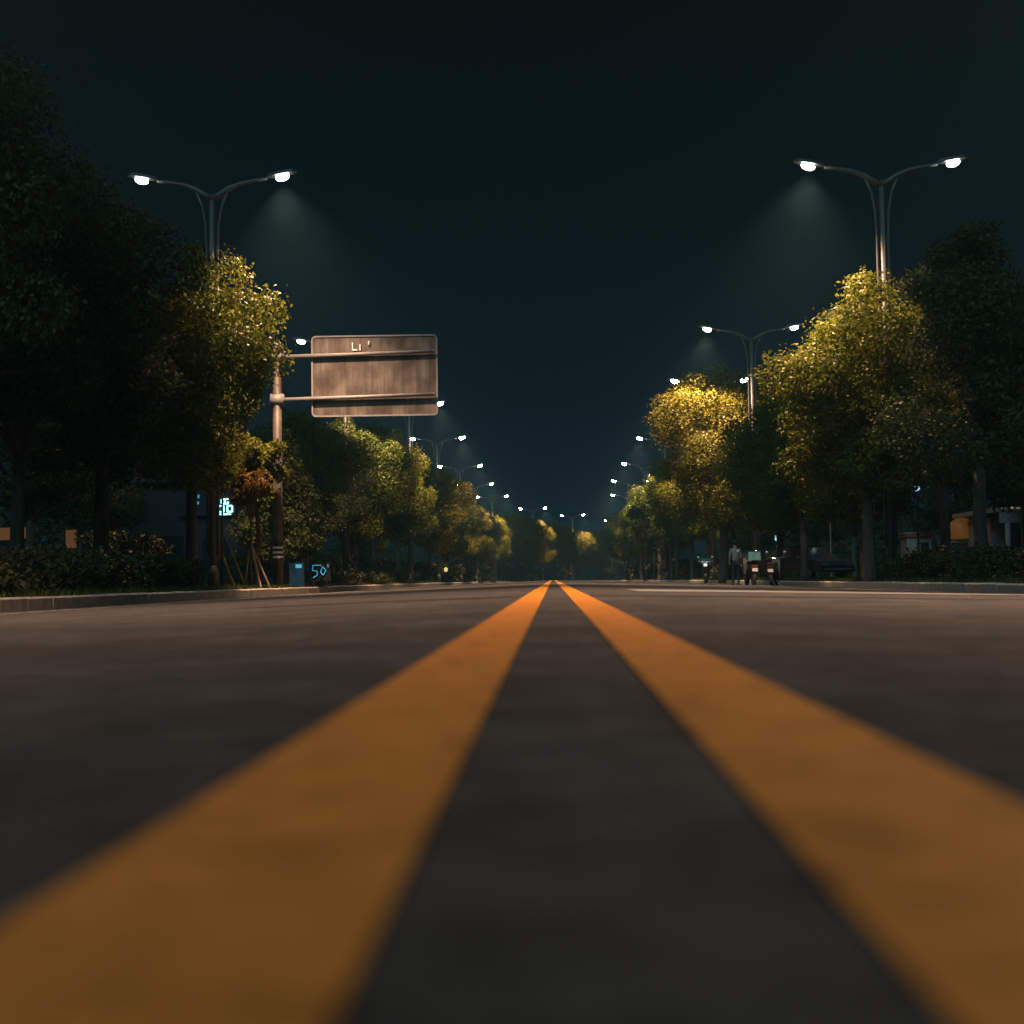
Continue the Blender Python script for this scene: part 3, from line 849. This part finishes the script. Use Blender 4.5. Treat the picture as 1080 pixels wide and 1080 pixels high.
# parked scooters
def wheel(parent, y, z=0.0, name="wheel"):
    w = MB(); w.ring((0, y, 0.25), 0.195, 0.055, "x"); o = w.build(name, M["rubber"], parent, True)
    r_ = MB(); r_.tube([(-0.04, y, 0.25), (0.04, y, 0.25)], 0.15, 16); r_.build("rim", M["chrome"], o)
def scooter(x, y, rz, label, box=True, body="black", lit=False):
    o = thing("scooter", label, "scooter", (x, y, camber(x) + 0.002), rz, "scooters standing by the right kerb")
    wheel(o, -0.58); wheel(o, 0.62)
    b = MB()
    secs = [(-0.78, 0.13, 0.55, 0.70), (-0.62, 0.17, 0.46, 0.76), (-0.2, 0.19, 0.34, 0.74), (0.05, 0.17, 0.24, 0.42), (0.30, 0.17, 0.24, 0.36), (0.40, 0.20, 0.26, 0.78), (0.50, 0.18, 0.34, 0.96), (0.58, 0.12, 0.5, 0.92)]
    v, f = [], []
    for yy, w, z0, z1 in secs:
        v += [(-w * .7, yy, z0), (-w, yy, (z0 * 2 + z1) / 3), (-w * .8, yy, z1), (w * .8, yy, z1), (w, yy, (z0 * 2 + z1) / 3), (w * .7, yy, z0)]
    for i in range(len(secs) - 1):
        for k in range(6):
            a, c = i * 6 + k, i * 6 + (k + 1) % 6
            f.append((a, c, c + 6, a + 6))
    f += [tuple(range(5, -1, -1)), tuple(len(v) - 6 + k for k in range(6))]
    b.quadmesh(v, f); b.build("body", M[body], o)
    b = MB(); b.prism([(-0.66, 0.775), (-0.6, 0.83), (-0.2, 0.84), (0.02, 0.78), (-0.1, 0.75)], "x", -0.14, 0.14); b.build("seat", M["rubber"], o)
    b = MB(); b.tube([(-0.34, 0.40, 1.02), (-0.15, 0.48, 1.0), (0, 0.5, 0.98), (0.15, 0.48, 1.0), (0.34, 0.40, 1.02)], 0.018, 8); hb = b.build("handlebar", M["chrome"], o)
    for s in (-1, 1):
        b = MB(); b.tube([(s * 0.24, 0.44, 1.01), (s * 0.30, 0.42, 1.16)], 0.008, 6); b.ball((s * 0.32, 0.42, 1.20), (0.07, 0.02, 0.045)); b.build("mirror", M["chrome"], hb)
    b = MB(); b.box((0, -0.80, 0.66), (0.20, 0.05, 0.09)); b.build("tail_light", glow("tail_light", (0.5, 0.04, 0.02), 0.05, 0.3) if box else M["black"], o)
    b = MB(); b.box((0, -0.82, 0.54), (0.19, 0.015, 0.11)); b.build("number_plate", M["stripe"], o)
    b = MB(); b.tube([(0, 0.58, 0.9), (0, 0.62, 0.25)], 0.05, 8); b.build("fork", M["dark_metal"], o)
    b = MB(); b.ball((0, 0.60, 0.84), (0.09, 0.05, 0.07)); b.build("headlight", glow("scooter_headlight", (0.9, 0.95, 0.9), 0.8) if lit else M["glass"], o, True)
    if box:
        b = MB(); b.box((0, -0.62, 1.02), (0.44, 0.36, 0.30), taper=0.92); tb = b.build("top_box", M["teal"], o)
        b = MB(); b.box((0, -0.62, 1.185), (0.43, 0.35, 0.03)); b.build("lid", M["black"], tb)
    b = MB(); b.tube([(0.06, -0.05, 0.26), (0.22, -0.1, 0.0)], 0.014, 6); b.build("kick_stand", M["chrome"], o)
    return o
scooter(6.95, 47.0, R(3), "black scooter with a teal top box, its red tail light facing us", True)
scooter(7.95, 48.0, R(-18), "black scooter with pale mirrors just right of the teal-boxed one", False)
scooter(7.0, 61.0, R(172), "distant scooter with a small white headlight facing the camera", True, lit=True)

# a person standing at the kerb
def person(x, y, z, rz, label, top, trousers, h=1.66):
    o = thing("person", label, "person", (x, y, z), rz)
    k = h / 1.7
    J = {"pel": (0, 0, .93), "waist": (0, 0, 1.08), "chest": (0, 0, 1.28), "neck": (0, 0, 1.44), "head0": (0, .01, 1.50), "head1": (0, .02, 1.66),
         "hl": (-.09, 0, .88), "kl": (-.10, .02, .48), "al": (-.10, -.02, .08), "tl": (-.11, .13, .03),
         "hr": (.09, 0, .88), "kr": (.11, .04, .48), "ar": (.12, .00, .08), "tr": (.14, .15, .03),
         "sl": (-.18, 0, 1.38), "el": (-.23, -.02, 1.12), "wl": (-.22, .08, .88), "fl": (-.21, .10, .78),
         "sr": (.18, 0, 1.38), "er": (.23, -.01, 1.12), "wr": (.20, .14, .93), "fr": (.18, .18, .84)}
    rad = {"pel": .13, "waist": .12, "chest": .14, "neck": .055, "head0": .07, "head1": .085, "hl": .085, "kl": .058, "al": .042, "tl": .035, "hr": .085, "kr": .058, "ar": .042, "tr": .035,
           "sl": .06, "el": .042, "wl": .03, "fl": .028, "sr": .06, "er": .042, "wr": .03, "fr": .028}
    E = [("pel", "waist"), ("waist", "chest"), ("chest", "neck"), ("neck", "head0"), ("head0", "head1"), ("pel", "hl"), ("hl", "kl"), ("kl", "al"), ("al", "tl"), ("pel", "hr"), ("hr", "kr"), ("kr", "ar"), ("ar", "tr"),
         ("chest", "sl"), ("sl", "el"), ("el", "wl"), ("wl", "fl"), ("chest", "sr"), ("sr", "er"), ("er", "wr"), ("wr", "fr")]
    def grow(name, keys, edges, grow_, m):
        ks = list(keys)
        me = bpy.data.meshes.new(name)
        me.from_pydata([tuple(c * k for c in J[q]) for q in ks], [(ks.index(a), ks.index(b)) for a, b in edges if a in ks and b in ks], [])
        tmp = bpy.data.objects.new(name, me); COL.objects.link(tmp)
        md = tmp.modifiers.new("s", "SKIN"); md.use_smooth_shade = True
        sv = me.skin_vertices[0].data
        for i, q in enumerate(ks):
            sv[i].radius = (rad[q] * k * grow_,) * 2
        sv[0].use_root = True
        ss = tmp.modifiers.new("d", "SUBSURF"); ss.levels = 1; ss.render_levels = 1
        dg = bpy.context.evaluated_depsgraph_get(); dg.update()
        ev = bpy.data.meshes.new_from_object(tmp.evaluated_get(dg))
        bpy.data.objects.remove(tmp)
        ev.materials.clear(); ev.materials.append(m)
        return link(name, ev, o)
    skin = simple("skin", (0.42, 0.27, 0.20), 0.6)
    grow("body", J.keys(), E, 1.0, skin)
    grow("shirt", ["chest", "waist", "pel", "sl", "el", "sr", "er"], E, 1.16, top)
    grow("trousers", ["pel", "hl", "kl", "al", "hr", "kr", "ar"], E, 1.18, trousers)
    b = MB(); b.ball((0, -0.015 * k, 1.665 * k), (.098 * k, .105 * k, .10 * k)); b.build("hair", M["black"], o, True)
    for s in (-1, 1):
        b = MB(); b.ball((s * .115 * k, .06 * k, .035), (.05, .14, .035)); b.build("shoe", M["black"], o, True)
    return o
person(7.05, 51.5, camber(7.05), R(8), "person in a pale top and dark trousers standing left of the scooters", simple("pale_shirt", (0.30, 0.26, 0.21), 0.8), simple("navy_trousers", (0.03, 0.035, 0.05), 0.8))

# parked dark car
car = thing("parked_car", "dark parked car behind the kerb, half lost under the right trees", "car", (10.9, 57.5, verge(1, 57)), R(205))
def carprof(zs): return zs
b = MB()
prof = [(-2.15, .30), (-2.2, .62), (-2.1, .86), (-1.25, .95), (1.0, .93), (2.0, .78), (2.2, .62), (2.2, .32)]
b.prism(prof, "x", -0.86, 0.86); b.build("body", simple("dark_car_paint", (0.02, 0.028, 0.04), 0.3, 0.2), car)
v = [(-.80, -1.85, .93), (.80, -1.85, .93), (.80, 1.0, .93), (-.80, 1.0, .93), (-.62, -1.2, 1.42), (.62, -1.2, 1.42), (.62, 0.15, 1.44), (-.62, 0.15, 1.44)]
b = MB(); b.quadmesh(v, [(4, 5, 6, 7), (0, 1, 5, 4), (1, 2, 6, 5), (2, 3, 7, 6), (3, 0, 4, 7)]); b.build("cabin", M["glass"], car)
b = MB(); b.box((0, -0.52, 1.455), (1.26, 1.4, 0.04)); b.build("roof", M["black"], car)
for sx in (-1, 1):
    for yy in (-1.32, 1.36):
        w = MB(); w.tube([(sx * .72, yy, .32), (sx * .89, yy, .32)], .32, 18); wo_ = w.build("wheel", M["rubber"], car)
        w = MB(); w.tube([(sx * .88, yy, .32), (sx * .90, yy, .32)], .20, 14); w.build("rim", M["chrome"], wo_)
    b = MB(); b.box((sx * .62, 2.17, .66), (.36, .10, .13)); b.build("headlight", M["chrome"], car)
    b = MB(); b.box((sx * .66, -2.19, .74), (.30, .06, .13)); b.build("tail_light", M["red_trim"], car)
    b = MB(); b.box((sx * .95, .82, .98), (.16, .09, .11)); b.build("mirror", M["chrome"], car)
b = MB(); b.box((0, 2.21, .45), (1.5, .06, .08)); b.build("bumper", M["chrome"], car)

# ------------------------------------------------------------------ night air
if HAZE > 0:
    hz = MB(); hz.box((20, 170, 5.1), (300, 470, 16.6))
    m = bpy.data.materials.new("night_air"); m.use_nodes = True
    n = m.node_tree; n.nodes.clear()
    ou = n.nodes.new("ShaderNodeOutputMaterial"); pv_ = n.nodes.new("ShaderNodeVolumePrincipled")
    pv_.inputs["Color"].default_value = (0.27, 0.72, 1.0, 1)
    pv_.inputs["Density"].default_value = HAZE
    pv_.inputs["Anisotropy"].default_value = 0.45
    n.links.new(pv_.outputs[0], ou.inputs["Volume"])
    tag(hz.build("haze", m), "thin night haze", "haze", kind="stuff")
